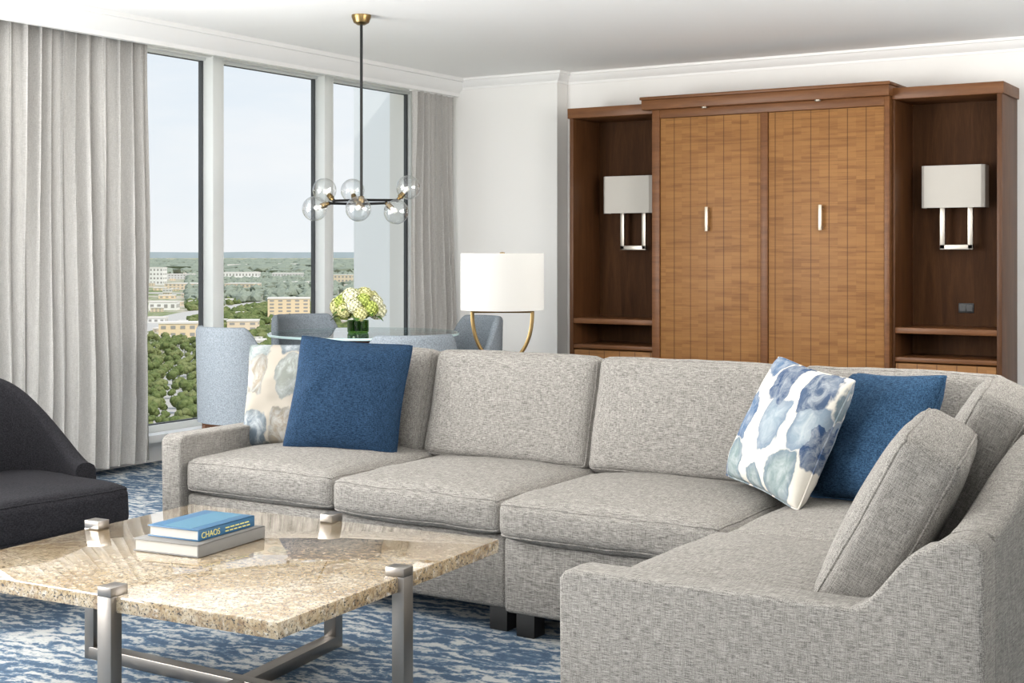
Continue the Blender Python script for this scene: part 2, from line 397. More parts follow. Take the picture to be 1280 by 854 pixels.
# ------------------------------------------------------------------ built-in wall bed unit
t=thing('wall_bed_cabinet','tall walnut wall bed cabinet with two bamboo doors, in the middle of the unit','cabinet',(-3.49,9.1,0))
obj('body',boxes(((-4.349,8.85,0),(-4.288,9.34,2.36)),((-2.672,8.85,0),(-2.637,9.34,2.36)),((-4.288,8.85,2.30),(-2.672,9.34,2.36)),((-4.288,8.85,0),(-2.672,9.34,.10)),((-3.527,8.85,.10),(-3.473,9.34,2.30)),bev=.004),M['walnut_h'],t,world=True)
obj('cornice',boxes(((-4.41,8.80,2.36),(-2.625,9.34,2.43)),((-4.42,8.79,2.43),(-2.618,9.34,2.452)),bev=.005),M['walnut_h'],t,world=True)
for x0,x1,hx in ((-4.286,-3.529,-3.915),(-3.471,-2.674,-3.094)):
    d=obj('door',boxes(((x0,8.862,.102),(x1,8.90,2.298)),bev=.003),M['bamboo'],t,world=True)
    hm=boxes(((hx-.0115,8.82,1.49),(hx+.0115,8.832,1.66)),((hx-.01,8.83,1.50),(hx+.01,8.863,1.52)),((hx-.01,8.83,1.63),(hx+.01,8.863,1.65)),bev=.0015)
    obj('handle',hm,M['pull'],d,world=True)['label']='vertical satin metal pull'
for x in (-3.93,-3.11):
    bm=BM(); add_lathe(bm,[(0,-.010),(.020,-.010),(.022,0),(0,0)],20,(x,8.825,2.36)); obj('downlight',bm,M['puck'],t,world=True)
def niche(name,x0,x1,sl,sr,label,group):
    t=thing(name,label,'cabinet',((x0+x1)/2,9.12,0),0,group); y0=8.90;y1=9.34
    obj('side_panel',boxes(((x0,y0,0),(x0+sl,y1,2.34)),bev=.003),M['walnut'],t,world=True)
    obj('side_panel',boxes(((x1-sr,y0,0),(x1,y1,2.34)),bev=.003),M['walnut'],t,world=True)
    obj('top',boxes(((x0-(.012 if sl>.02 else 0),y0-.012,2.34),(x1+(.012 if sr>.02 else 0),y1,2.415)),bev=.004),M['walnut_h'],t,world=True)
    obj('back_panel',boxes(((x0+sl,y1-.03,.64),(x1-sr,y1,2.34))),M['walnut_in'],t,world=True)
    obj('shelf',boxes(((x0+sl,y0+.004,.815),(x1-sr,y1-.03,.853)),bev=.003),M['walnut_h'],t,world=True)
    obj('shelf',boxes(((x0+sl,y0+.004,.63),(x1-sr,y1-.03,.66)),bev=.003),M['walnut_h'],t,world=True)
    for za,zb in ((.37,.62),(.1,.355)):
        d=obj('drawer',boxes(((x0+sl+.004,y0+.002,za),(x1-sr-.004,y1-.05,zb)),bev=.003),M['bamboo'],t,world=True)
        cx=(x0+x1)/2
        obj('handle',boxes(((cx-.06,y0-.025,(za+zb)/2-.01),(cx+.06,y0-.014,(za+zb)/2+.01)),((cx-.05,y0-.015,(za+zb)/2-.007),(cx-.035,y0+.003,(za+zb)/2+.007)),((cx+.035,y0-.015,(za+zb)/2-.007),(cx+.05,y0+.003,(za+zb)/2+.007)),bev=.002),M['nickel'],d,world=True)
    obj('plinth',boxes(((x0+sl,y0+.03,0),(x1-sr,y1-.03,.095))),M['walnut'],t,world=True)
    return t
niche('niche_cabinet',-5.055,-4.352,.032,.018,'tall open walnut niche cabinet beside the white wall column, left of the bamboo doors','niche cabinets beside the wall bed')
niche('niche_cabinet',-2.634,-1.942,.018,.032,'tall open walnut niche cabinet at the right end, with a power outlet inside','niche cabinets beside the wall bed')
def sconce(cx,label):
    t=thing('wall_sconce',label,'wall lamp',(cx,9.308,1.63),0,'sconces in the niches')
    hw=.203; z0,z1=1.635,1.912; y0,y1=9.10,9.23
    bm=BM(); pts=[(cx-hw,y1),(cx-hw,y0+.02),(cx-hw+.02,y0),(cx+hw-.02,y0),(cx+hw,y0+.02),(cx+hw,y1)]
    ring=pts+[(cx+hw-.003,y1),(cx+hw-.003,y0+.02),(cx+hw-.02,y0+.003),(cx-hw+.02,y0+.003),(cx-hw+.003,y0+.02),(cx-hw+.003,y1)]
    add_prism(bm,ring,'z',z0,z1); obj('shade',bm,M['sconce'],t,world=True)
    w=.09; zb=1.365; b=.016
    obj('bracket',boxes(((cx-w-b,9.2,zb),(cx-w+b,9.225,1.75)),((cx+w-b,9.2,zb),(cx+w+b,9.225,1.75)),((cx-w-b,9.2,zb-.004),(cx+w+b,9.225,zb+.028)),((cx-w-b,9.2,1.75),(cx+w+b,9.225,1.775)),bev=.002),M['nickel'],t,world=True)
    obj('back_plate',boxes(((cx-.06,9.285,1.68),(cx+.06,9.309,1.80)),((cx-.015,9.22,1.75),(cx+.015,9.29,1.775)),bev=.003),M['nickel'],t,world=True)
    bm=BM(); add_sphere(bm,(cx,9.165,1.80),.03,2); add_lathe(bm,[(0,0),(.013,0),(.013,.05),(0,.05)],12,(cx,9.165,1.74)); add_box(bm,(cx-.006,9.16,1.752),(cx+.006,9.21,1.764)); obj('bulb',bm,M['bulb'],t,world=True)
sconce(-4.68,'rectangular-shaded sconce in the niche beside the white column, left of the bamboo doors')
sconce(-2.30,'rectangular-shaded sconce in the niche right of the bamboo doors, above the outlet')
t=thing('power_outlet','small black power outlet on the niche back panel under the right sconce','outlet',(-2.26,9.308,.97))
obj('plate',boxes(((-2.31,9.302,.94),(-2.21,9.31,1.005)),bev=.003),M['outlet'],t,world=True)
obj('socket',boxes(((-2.30,9.299,.953),(-2.264,9.303,.993)),((-2.256,9.299,.953),(-2.22,9.303,.993))),mat('outlet_socket',(.03,.03,.03),.3),t,world=True)

# ------------------------------------------------------------------ sectional sofa
sofa=thing('sectional_sofa','large L-shaped sectional sofa in heathered grey tweed behind the stone coffee table','sofa',(-2.45,4.5,0))
o0=Vector((-2.45,4.5,0)); sm=M['sofa']
def scurve(a0,z0,a1,z1,n=10):
    out=[]
    for i in range(n+1):
        t=i/n; s=t*t*(3-2*t); out.append((a0+(a1-a0)*t,z0+(z1-z0)*s))
    return out
XO=-.68; YN=2.95; YO=5.06; BT=.735
prof=[(-1.705,.075),(-1.708,.53),(-1.695,.548),(-1.67,.555)]+scurve(-.97,.558,-.80,.705)+[(-.775,.724),(-.74,BT),(XO-.02,BT),(XO,BT-.02),(XO,.075)]
bm=BM(); add_prism(bm,prof,'y',YN,YN+.115,.012,3); obj('arm',bm,sm,sofa,world=True,angle=50)
prof=[(4.03,.085),(4.025,.56),(4.035,.58),(4.06,.59)]+scurve(4.72,.59,4.88,.715)+[(4.92,.73),(YO-.02,BT),(YO,BT-.02),(YO,.085)]
bm=BM(); add_prism(bm,prof,'x',-4.225,-4.115,.012,3); obj('arm',bm,sm,sofa,world=True,angle=50)
obj('back_frame',boxes(((-4.115,4.94,.085),(XO-.13,YO,.80)),bev=.02),sm,sofa,world=True,angle=50)
# return back: rises from the low arm end towards the corner
bm=BM(); rows=[]
for i in range(26):
    y=YN+.105+(YO-YN-.105)*i/25; zt_=BT+.135*sm01((y-3.0)/.85)
    pf=[(-.85,.085),(-.82,.55),(-.80,zt_-.045),(-.775,zt_-.011),(-.74,zt_),(XO-.02,zt_),(XO-.004,zt_-.008),(XO,zt_-.022),(XO,.5),(XO,.085)]
    rows.append([bm.verts.new((x,y,z)) for x,z in pf])
for A,B in zip(rows,rows[1:]):
    for q in range(len(A)): bm.faces.new((A[q],A[(q+1)%len(A)],B[(q+1)%len(A)],B[q]))
bm.faces.new(rows[0]); bm.faces.new(rows[-1][::-1])
obj('back_frame',bm,sm,sofa,world=True,angle=50)
JX=-2.555
obj('base',boxes(((-4.115,4.06,.088),(JX-.008,4.94,.352)),bev=.018),sm,sofa,world=True,angle=50)
obj('base',boxes(((JX,4.03,.085),(-.8,4.94,.352)),bev=.018),sm,sofa,world=True,angle=50)
obj('base',boxes(((-1.68,YN+.11,.085),(-.8,4.03,.352)),bev=.018),sm,sofa,world=True,angle=50)
for x,y in ((-4.06,4.13),(JX-.06,4.13),(JX+.07,4.10),(-4.06,4.9),(JX-.1,4.9),(JX+.1,4.9),(-.8,4.9),(-1.62,3.02),(-.78,3.02)):
    bm=BM(); add_prism(bm,[(-.036,-.036),(.036,-.036),(.036,.036),(-.036,.036)],'z',0,.09,.004); obj('foot',bm,M['darkfoot'],sofa,T(Vector((x,y,0))-o0))['label']='black block foot'
def seat(x0,x1,y0,y1,sd,z0=.352,z1=.482):
    cushion('seat_cushion',x1-x0-.006,y1-y0,z1-z0,.034,.036,.010,T(Vector(((x0+x1)/2,(y0+y1)/2,(z0+z1)/2))-o0),sofa,sm,sd)
seat(-4.11,-3.325,4.04,4.80,1,.362,.494); seat(-3.32,JX-.004,4.015,4.80,2,.356,.486); seat(JX,-1.715,3.98,4.80,3)
seat(-1.705,-.90,3.06,3.90,4,.354,.488); seat(-1.705,-.90,3.925,4.80,5,.352,.472)
def back(cx,w,sd,h=.46,cz=.69,cy=4.83,lean=15):
    m=T(Vector((cx,cy,cz))-o0)@RX(R(-lean))@RX(R(90))
    cushion('back_cushion',w-.008,h,.16,.038,.044,.008,m,sofa,sm,sd)
back(-3.76,.72,11); back(-2.99,.80,12); back(-2.20,.80,13); back(-1.40,.74,14,cz=.69)
for cx,cy,cz,sd,h,rz,ln in ((-1.0,3.45,.69,21,.46,10,28),(-.985,4.15,.715,22,.48,9,26)):
    m=T(Vector((cx,cy,cz))-o0)@RZ(R(-90+rz))@RX(R(-ln))@RX(R(90))
    cushion('back_cushion',.66,h,.155,.036,.030,.007,m,sofa,sm,sd)
# pillows
pillow('throw_pillow',.52,.21,basis((-3.66,4.545,.725),(.93,.33,-.07),(-.05,.28,.95)),M['blue'],1,'solid blue pillow overlapping the teal and tan printed pillow at the left sofa arm')
pillow('throw_pillow',.48,.16,basis((-3.985,4.58,.72),(.90,.30,.05),(-.10,.30,.95)),M['printB'],2,'teal and tan watercolour print pillow in the left corner of the sofa by its arm')
pillow('throw_pillow',.49,.19,basis((-1.705,4.535,.725),(.80,-.60,-.10),(.27,.30,.89)),M['printA'],3,'cream pillow with navy watercolour spots in the sofa corner on the right')
pillow('throw_pillow',.49,.19,basis((-1.415,4.60,.71),(.85,-.52,.06),(.31,.30,.88)),M['blue2'],4,'solid blue pillow behind the navy spotted pillow in the right sofa corner')

# ------------------------------------------------------------------ coffee table
ct=thing('coffee_table','low coffee table with beige granite slab on a crossed brushed steel base','coffee table',(-2.94,3.07,0),R(3.5))
hx,hy=.635,.56; zt=.43
bm=BM(); add_box(bm,(-hx,-hy,zt-.043),(hx,hy,zt),.003)
obj('top',bm,M['granite'],ct)['label']='polished beige granite slab'
posts=[(.075,-hy,'y'),(-.01,hy,'y'),(hx,0,'x'),(-hx,.085,'x')]
for (x,y,ax) in posts:
    sx=1 if x>0 else -1; sy=1 if y>0 else -1; q=.0245
    if ax=='y': bm=boxes(((x-q,y-.02,0),(x+q,y+.02,zt)),((x-q,min(y+sy*.02,y-sy*.042),zt),(x+q,max(y+sy*.02,y-sy*.042),zt+.026)),bev=.0012)
    else: bm=boxes(((x-.02,y-q,0),(x+.02,y+q,zt)),((min(x+sx*.02,x-sx*.042),y-q,zt),(max(x+sx*.02,x-sx*.042),y+q,zt+.026)),bev=.0012)
    obj('leg',bm,M['steel'],ct)
(xa,ya,_),(xb,yb,_),(xc,yc,_),(xd,yd,_)=posts
bm=BM(); add_prism(bm,[(xa-.0245,ya),(xa+.0245,ya),(xb+.0245,yb),(xb-.0245,yb)],'z',0,.04,.002); obj('stretcher',bm,M['steel'],ct)
bm=BM(); add_prism(bm,[(xd,yd-.0245),(xc,yc-.0245),(xc,yc+.0245),(xd,yd+.0245)],'z',.0005,.0405,.002); obj('stretcher',bm,M['steel'],ct)
def book(loc,rz,w,l,h,cov,label,pagecol):
    t=thing('book',label,'book',loc,rz); c=.0035
    obj('pages',boxes(((-w/2+.006,-l/2+.006,c),(w/2-.004,l/2-.006,h-c))),pagecol,t)
    obj('cover',boxes(((-w/2,-l/2,0),(w/2,l/2,c)),((-w/2,-l/2,h-c),(w/2,l/2,h)),((w/2-.005,-l/2,0),(w/2,l/2,h)),bev=.0012),cov,t)
    return t
bc=Vector((-3.09,3.11,zt+.0008))
book(bc,R(6),.25,.33,.038,M['greybook'],'larger pale grey hardback lying on the granite table under the blue book',M['white_pages'])
b2=book(bc+Vector((-.005,.012,.0385)),R(5),.20,.27,.034,M['bluebook'],'smaller blue hardback lettered CHAOS, stacked on the pale grey book',M['white_pages'])
def lettering(txt,size,mtx,m,parent,name):
    cu=bpy.data.curves.new(name,'FONT'); cu.body=txt; cu.size=size; cu.extrude=.0004; cu.align_x='LEFT'
    to=bpy.data.objects.new('tmp_text',cu); C.objects.link(to); dg=bpy.context.evaluated_depsgraph_get()
    me=bpy.data.meshes.new_from_object(to.evaluated_get(dg)); bpy.data.objects.remove(to)
    me.materials.append(m); o=bpy.data.objects.new(name,me); C.objects.link(o); o.parent=parent; o.matrix_local=mtx; return o
lettering('CHAOS',.026,basis((.1006,-.124,.0075),(0,1,0),(0,0,1)),M['yellow'],b2,'spine_lettering')
obj('spine_ornament',boxes(*[((.1,-.01+.021*i,.008),(.1008,.005+.021*i,.0115)) for i in range(6)]+[((.1,-.01+.024*i,.018),(.1008,.009+.024*i,.0215)) for i in range(5)]),M['yellow'],b2)
obj('cover_band',boxes(((-.05,-.125,.034),(.06,.125,.0345))),mat('teal_cover',(.045,.15,.23),.4),b2)

# ------------------------------------------------------------------ barrel shell
def shell(bm,a,b,th,span,zb,ztop,n=64,lean_=.10):
    rings=[]
    for i in range(n+1):
        f=-1+2*i/n; an=-PI/2+f*span; z1=ztop(abs(f)); zm=(zb+z1)/2
        prof=[(0,zb),(0,zm),(0,z1-.03),(.10,z1-.012),(.30,z1-.002),(.5,z1),(.70,z1-.002),(.90,z1-.012),(1,z1-.03),(1,zm),(1,zb)]
        rg=[]
        for q,z in prof:
            k=1-q*th/a; lean=1+lean_*(z-zb)*math.cos(f*PI/2)**2
            rg.append(bm.verts.new((a*k*math.cos(an)*lean,b*k*math.sin(an)*lean,z)))
        rings.append(rg)
    m=len(rings[0])
    for i in range(n):
        for j in range(m): bm.faces.new((rings[i][j],rings[i+1][j],rings[i+1][(j+1)%m],rings[i][(j+1)%m]))
    bm.faces.new(rings[0]); bm.faces.new(rings[-1][::-1])
ac=thing('armchair','dark charcoal barrel armchair with sloping arms in front of the grey curtain','armchair',(-4.51,3.43,0),R(-94))
bm=BM(); shell(bm,.39,.41,.08,R(112),.20,lambda f:.83-.33*sm01((f-.28)/.68)); obj('back',bm,M['charcoal'],ac,angle=75)
cushion('seat_cushion',.66,.70,.16,.04,.022,.01,T((0,.07,.36)),ac,M['charcoal'],31)
obj('base',boxes(((-.32,-.29,.16),(.32,.39,.278)),bev=.02),M['charcoal'],ac)
for sx in (-1,1):
    for y in (-.24,.34):
        bm=BM(); add_tube(bm,[(sx*.26,y,.17),(sx*.28,y,0)],[.026,.016],10); obj('leg',bm,M['leg'],ac)

# ------------------------------------------------------------------ dining set
ZT=.83
dc=W(-.945,8.75)
dt=thing('dining_table','round glass-topped dining table by the windows under the globe chandelier','dining table',(dc.x,dc.y,0))
bm=BM(); add_lathe(bm,[(0,ZT-.016),(.60,ZT-.016),(.606,ZT-.01),(.606,ZT-.005),(.60,ZT),(0,ZT)],72); obj('glass_top',bm,M['tglass'],dt)
bm=BM(); add_lathe(bm,[(.6055,ZT-.016),(.610,ZT-.013),(.610,ZT-.003),(.6055,ZT)],72,closed=True); obj('glass_rim',bm,M['gedge'],dt)
bm=BM(); add_lathe(bm,[(0,0),(.28,0),(.28,.02),(.10,.05),(.07,.15),(.065,.62),(.12,.76),(.26,ZT-.03),(.26,ZT-.017),(0,ZT-.017)],40); obj('pedestal',bm,M['leg'],dt)
def dchair(loc,rz,label):
    t=thing('dining_chair',label,'chair',loc,rz,'chairs around the glass table')
    bm=BM(); shell(bm,.272,.255,.05,R(96),.36,lambda f:.915-.24*sm01((f-.52)/.48)); obj('backrest',bm,M['chair'],t,angle=75)
    bm=BM(); add_lathe(bm,[(0,.36),(.19,.36),(.20,.38),(.202,.45),(.19,.478),(.13,.49),(0,.495)],36); obj('seat',bm,M['chair'],t,angle=60)
    obj('seat_frame',boxes(((-.17,-.17,.325),(.17,.17,.362)),bev=.01),M['leg'],t)
    for sx in (-1,1):
        for sy in (-1,1):
            bm=BM(); add_tube(bm,[(sx*.15,sy*.15,.335),(sx*.18,sy*.18,0)],[.024,.014],10); obj('leg',bm,M['leg'],t)
    return t
spots=[((-1.575,8.02),1,'grey-blue barrel chair between the dining table and the wide curtain, seen from the side'),
       ((-.60,7.80),.965,'grey-blue barrel chair with its back to the sofa, in front of the glass table'),
       ((-.33,9.16),1,'grey-blue barrel chair near the narrow curtain, behind the white lamp shade'),
       ((-1.37,9.36),1,'grey-blue barrel chair on the far side of the glass table, against the windows')]
first=None
for (L,D),zs,lab in spots:
    p=W(L,D); d=dc-p; rz=math.atan2(-d.x,d.y)
    if first is None: first=dchair(p,rz,lab)
    else: dup(first,p,rz,lab).scale=(1.06 if zs<1 else 1,1,zs)
vp=W(-.98,8.72,ZT+.0005)
t=thing('glass_vase','small green glass vase holding flowers on the round glass table','vase',vp)
bm=BM(); add_lathe(bm,[(0,0),(.062,0),(.068,.008),(.068,.08),(.063,.08),(.063,.012),(0,.012)],32); obj('body',bm,M['vase'],t)
fb=thing('flower_bouquet','round bouquet of white and lime green blooms in the small vase','flowers',vp+Vector((0,0,.015)))
pc=[mat('petal_cream',(.78,.76,.38),.7),mat('petal_lime',(.50,.58,.14),.7),mat('petal_white',(.86,.85,.60),.7)]
gl=mat('leaf_green',(.07,.17,.03),.6)
def bloom(c,r,m):
    bm=BM()
    for q in range(70):
        z=1-2*(q+.5)/70; a=q*2.39996; n=Vector((math.sqrt(1-z*z)*math.cos(a),math.sqrt(1-z*z)*math.sin(a),z))
        p=Vector(c)+n*r*random.uniform(.90,1.10); u=n.orthogonal().normalized(); v=n.cross(u); s=r*.32; a0=random.random()*6
        cv=bm.verts.new(p-n*s*.35); ring=[]
        for k in range(8):
            rr=s*(1.0 if k%2==0 else .5); aa=a0+k*PI/4
            ring.append(bm.verts.new(p+(u*math.cos(aa)+v*math.sin(aa))*rr+n*s*.2))
        for k in range(8): bm.faces.new((cv,ring[k],ring[(k+1)%8]))
    add_sphere(bm,c,r*.80,2)
    obj('bloom',bm,m,fb,angle=180)
for q in range(19):
    z=.95-1.3*(q+.5)/19; a=q*2.39996; rr=math.sqrt(max(0,1-z*z)); c=(rr*math.cos(a)*.125,rr*math.sin(a)*.125,.142+z*.092)
    bloom(c,random.uniform(.040,.054),pc[(0,1,2,0,2,1)[q%6]])
for q in range(11):
    a=q*2*PI/11+.2; bm=BM(); L=.17; d=Vector((math.cos(a),math.sin(a),0)); s=Vector((-d.y,d.x,0)); up_=.03*(q%3)
    rows=[]
    for k in range(7):
        f=k/6; w=.035*math.sin(PI*min(1,f*.95+.05)); p=d*(.05+L*f*.75)+Vector((0,0,.078+up_+.03*math.sin(f*2.5)-.03*f*f))
        rows.append((bm.verts.new(p-s*w),bm.verts.new(p-Vector((0,0,.006))),bm.verts.new(p+s*w)))
    for A,B in zip(rows,rows[1:]):
        bm.faces.new((A[0],A[1],B[1],B[0])); bm.faces.new((A[1],A[2],B[2],B[1]))
    obj('leaf',bm,gl,fb,angle=180)
bm=BM()
for q in range(9):
    a=q*.7; add_tube(bm,[(.025*math.cos(a),.025*math.sin(a),.0),(.035*math.cos(a+1),.035*math.sin(a+1),.12)],.004,6)
obj('stems',bm,gl,fb)

# chandelier
cp=W(-.11*8.1,8.1,CE); hz=1.64-CE
ch=thing('chandelier','black and brass chandelier with six clear glass globes hanging over the dining table','chandelier',cp,AZ)
bm=BM(); add_lathe(bm,[(0,0),(.058,0),(.058,-.012),(.045,-.045),(.022,-.058),(0,-.058)],28); obj('canopy',bm,M['brass'],ch)
bm=BM(); add_tube(bm,[(0,0,-.055),(0,0,hz)],.0085,12); obj('stem',bm,M['black'],ch)
bm=BM(); add_lathe(bm,[(0,.035),(.014,.035),(.02,.02),(.02,-.03),(.012,-.045),(0,-.045)],20,(0,0,hz)); obj('hub',bm,M['brass'],ch)
for ang,up in ((12,.74),(107,.58),(146,.55),(216,-.22),(273,-.26),(318,-.38)):
    a=R(ang); d=Vector((math.cos(a),math.sin(a),0)); c0=Vector((0,0,hz+(.012 if up>0 else -.012))); R0=.215
    e=c0+d*R0
    bm=BM(); add_tube(bm,[c0,e],.008,10); add_sphere(bm,e,.012,2)
    arm=obj('arm',bm,M['black'],ch)
    o2=(d*.62+Vector((0,0,up))).normalized(); gcen=e+o2*.10
    bm=BM(); add_tube(bm,[e,e+o2*.02,e+o2*.022,e+o2*.055],[.010,.012,.018,.016],14); obj('socket',bm,M['brass'],arm)
    bm=BM(); add_sphere(bm,gcen,.072,4); gb=obj('globe',bm,M['globe'],ch,angle=180)
    bm=BM(); bmesh.ops.create_icosphere(bm,subdivisions=2,radius=.017,matrix=T(e+o2*.085)); add_tube(bm,[e+o2*.05,e+o2*.085],.009,8); obj('bulb',bm,M['bulb'],gb)

# console and lamp behind the sofa
lx,ly=-3.345,5.27
t=thing('console_table','narrow walnut console table behind the sofa carrying the lamp','table',(lx,ly,0))
obj('top',boxes(((lx-.45,5.10,.72),(lx+.45,5.44,.755)),bev=.004),M['walnut_h'],t,world=True)
obj('apron',boxes(((lx-.42,5.12,.63),(lx+.42,5.42,.72))),M['walnut_h'],t,world=True)
for sx in (-.41,.41):
    for y in (5.13,5.41): obj('leg',boxes(((lx+sx-.02,y-.02,0),(lx+sx+.02,y+.02,.63)),bev=.003),M['walnut'],t,world=True)
lp=thing('table_lamp','table lamp with white drum shade on a brass wishbone base behind the sofa','lamp',(lx,ly,.755),AZ)
bm=BM(); add_lathe(bm,[(.190,.325),(.190,.582),(.187,.582),(.187,.325)],56,closed=True); obj('shade',bm,M['shade'],lp)
bm=BM(); add_lathe(bm,[(0,0),(.085,0),(.085,.015),(.02,.022),(.012,.04),(.012,.085),(0,.085)],32); obj('base',bm,M['brass'],lp)
bm=BM(); pts=[]
for i in range(37):
    a=PI*i/36; pts.append((.137*math.cos(a),0,.318-.236*math.sin(a)**.9))
add_tube(bm,pts,.009,10); obj('wishbone',bm,M['brass'],lp)
bm=BM(); add_tube(bm,[(-.144,0,.318),(.144,0,.318)],.008,10); add_tube(bm,[(0,0,.318),(0,0,.40)],.011,10); obj('crossbar',bm,M['brass'],lp)
bm=BM(); add_tube(bm,[(0,0,.40),(.05,0,.44),(.055,0,.50),(.02,0,.565),(0,0,.575),(-.02,0,.565),(-.055,0,.50),(-.05,0,.44),(0,0,.40)],.0025,6)
for k in range(3): add_tube(bm,[(0,0,.577),(.188*math.cos(k*2.094),.188*math.sin(k*2.094),.577)],.002,6)
obj('harp',bm,M['brass'],lp)
bm=BM(); add_sphere(bm,(0,0,.47),.032,2); obj('bulb',bm,M['bulb'],lp)
bm=BM(); add_lathe(bm,[(0,.575),(.012,.579),(.012,.586),(0,.589)],16); obj('finial',bm,M['brass'],lp)

# ------------------------------------------------------------------ the city below
G=-42.0
def gp(px,y):
    D=F*(H-G)/(y-HY); return W((px-CX)/F*D,D,G),D
m,nt,b=newmat('city_ground'); v=coords(nt)
n1=noi(nt,v,.012,5,.6,.5); n2=noi(nt,v,.12,4,.6)
c=ramp(nt,mth(nt,'ADD',mth(nt,'MULTIPLY',n1,.7),mth(nt,'MULTIPLY',n2,.3)),[(.36,(.15,.185,.085)),(.46,(.23,.27,.135)),(.515,(.45,.42,.34)),(.60,(.55,.50,.42)),(.67,(.22,.26,.14))])
nt.links.new(c,b.inputs['Base Color']); b.inputs['Roughness'].default_value=.95; b.inputs['Specular IOR Level'].default_value=.05
bm=BM(); cc=[W(-9000,-300,G),W(6000,-300,G),W(6000,14000,G),W(-9000,14000,G)]; bm.faces.new([bm.verts.new(p) for p in cc]); struct('ground',bm,m)
road=mat('road_asphalt',(.50,.48,.45),.9)
def strip(name,pts,w):
    bm=BM(); L=[];Rr=[]
    for i,p in enumerate(pts):
        q=pts[min(i+1,len(pts)-1)]-pts[max(i-1,0)]; s=Vector((-q.y,q.x,0)).normalized()*w/2
        L.append(bm.verts.new(p+s+Vector((0,0,.15)))); Rr.append(bm.verts.new(p-s+Vector((0,0,.15))))
    for i in range(len(pts)-1): bm.faces.new((L[i],L[i+1],Rr[i+1],Rr[i]))
    struct(name,bm,road)
roads=[[gp(140,416)[0],gp(250,392)[0],gp(330,379)[0],gp(420,371)[0],gp(520,366)[0]],[gp(205,560)[0],gp(222,470)[0],gp(238,430)[0],gp(262,405)[0]],[gp(170,436)[0],gp(250,426)[0],gp(340,410)[0],gp(460,392)[0]],[gp(160,366)[0],gp(300,369)[0],gp(420,362)[0],gp(540,356)[0]]]
strip('road_highway',roads[0],34); strip('road_street',roads[1],9); strip('road_avenue',roads[2],16); strip('road_boulevard',roads[3],30)
rp=[]
for r_,w_ in zip(roads,(26,7,13,20)):
    for a_,b_ in zip(r_,r_[1:]):
        nn_=max(2,int((b_-a_).length/14))
        for q in range(nn_): rp.append(((a_+(b_-a_)*q/nn_),w_))
bw={'white':mat('bldg_white',(.82,.81,.78),.7),'beige':mat('bldg_beige',(.80,.64,.43),.7),'tan':mat('bldg_tan',(.76,.63,.47),.7),'grey':mat('bldg_grey',(.62,.62,.61),.7)}
roofm=mat('bldg_roof',(.74,.70,.65),.8); winm=mat('bldg_window',(.34,.33,.31),.3)
keep=[]
def building(px0,px1,yt,yb,col,label,floors=3,rot=0,group='buildings outside the window',test=False):
    p,D=gp((px0+px1)/2,yb); w=(px1-px0)*D/F; h=(yb-yt)*D/F; dp=w*.7
    cen=p+Vector((-math.sin(AZ),math.cos(AZ),0))*dp/2; rad=math.hypot(w,dp)/2+1
    if test:
        if any((cen.x-a)**2+(cen.y-b_)**2<(c_+rad)**2 for a,b_,c_ in keep): return False
        if any((cen.x-q.x)**2+(cen.y-q.y)**2<(w_*.6+rad*.8)**2 for q,w_ in rp): return False
    keep.append((cen.x,cen.y,rad))
    t=thing('building',label,'building',p,AZ+R(rot),group)
    obj('walls',boxes(((-w/2,0,0),(w/2,dp,h))),bw[col],t)
    obj('roof',boxes(((-w/2-.3,-.3,h),(w/2+.3,dp+.3,h+.8))),roofm,t)
    bm=BM(); nf=floors; nc=max(3,int(w/4.5))
    for f in range(nf):
        z0=h*(f+.3)/nf; z1=h*(f+.75)/nf
        for q in range(nc):
            x0=-w/2+w*(q+.25)/nc; add_box(bm,(x0,-.12,z0),(x0+w/nc*.5,.1,z1))
        for q in range(3):
            y0=dp*(q+.25)/3; add_box(bm,(w/2-.1,y0,z0),(w/2+.12,y0+dp/6,z1))
    obj('windows',bm,winm,t)
    return True
building(335,387,374,400,'beige','tall beige block with rows of windows, seen through the middle pane',6,8)
building(182,204,335,356,'white','white box building near the horizon beside the wide curtain',4,-5)
building(278,322,341,352,'white','long low white building below the horizon in the middle pane',2,4)
building(280,318,355,364,'tan','low tan building beyond the highway in the middle pane',2,-10)
building(284,322,402,414,'tan','low tan building in front of the highway in the middle pane',2,6)
building(199,246,405,423,'beige','low beige building nearest below the first window pane',2,10)
building(206,240,343,349,'grey','low grey building below the horizon in the first pane',2,0)
building(186,220,378,388,'white','flat white store beyond the highway in the first pane',1,3)
building(340,376,342,350,'grey','low grey building below the horizon, right of the long white one',2,0)
building(417,440,344,358,'tan','tan building at the edge of the last pane beside the outside wall',3,0)
building(350,388,353,358,'white','thin white roofed building behind the tall beige block',1,0)
building(205,246,355,362,'tan','wide tan building in the middle distance of the first pane',2,-6)
building(284,310,331,336,'white','small far white building just under the horizon in the middle pane',1,0)
building(345,372,330,335,'white','far white tower block just under the horizon above the beige block',2,0)
building(184,206,398,404,'white','flat white roofed shed left of the nearest beige building',1,0)
building(418,441,372,382,'white','white building in the last pane below the tan building',2,0)
building(292,330,427,437,'white','low white building nearest in the middle pane',1,5)
nb=0; tries=0
while nb<90 and tries<9000:
    tries+=1
    yb=random.choice([random.uniform(330,345),random.uniform(338,372),random.uniform(365,430)]); sc_=(yb-HY)/60
    px=random.uniform(184,440)
    if 250<px<280 or 388<px<416: continue
    wd=random.uniform(8,24)*max(.5,min(1.0,sc_)); hh=random.uniform(2.5,5)*max(.6,min(1.2,sc_))
    if building(px-wd/2,px+wd/2,yb-hh,yb,random.choice(['white','tan','tan','grey','beige']),'small pale low building scattered among the trees of the distant city',random.choice([1,2]),random.uniform(-15,15),'small buildings scattered in the city view',True): nb+=1
tr=[]
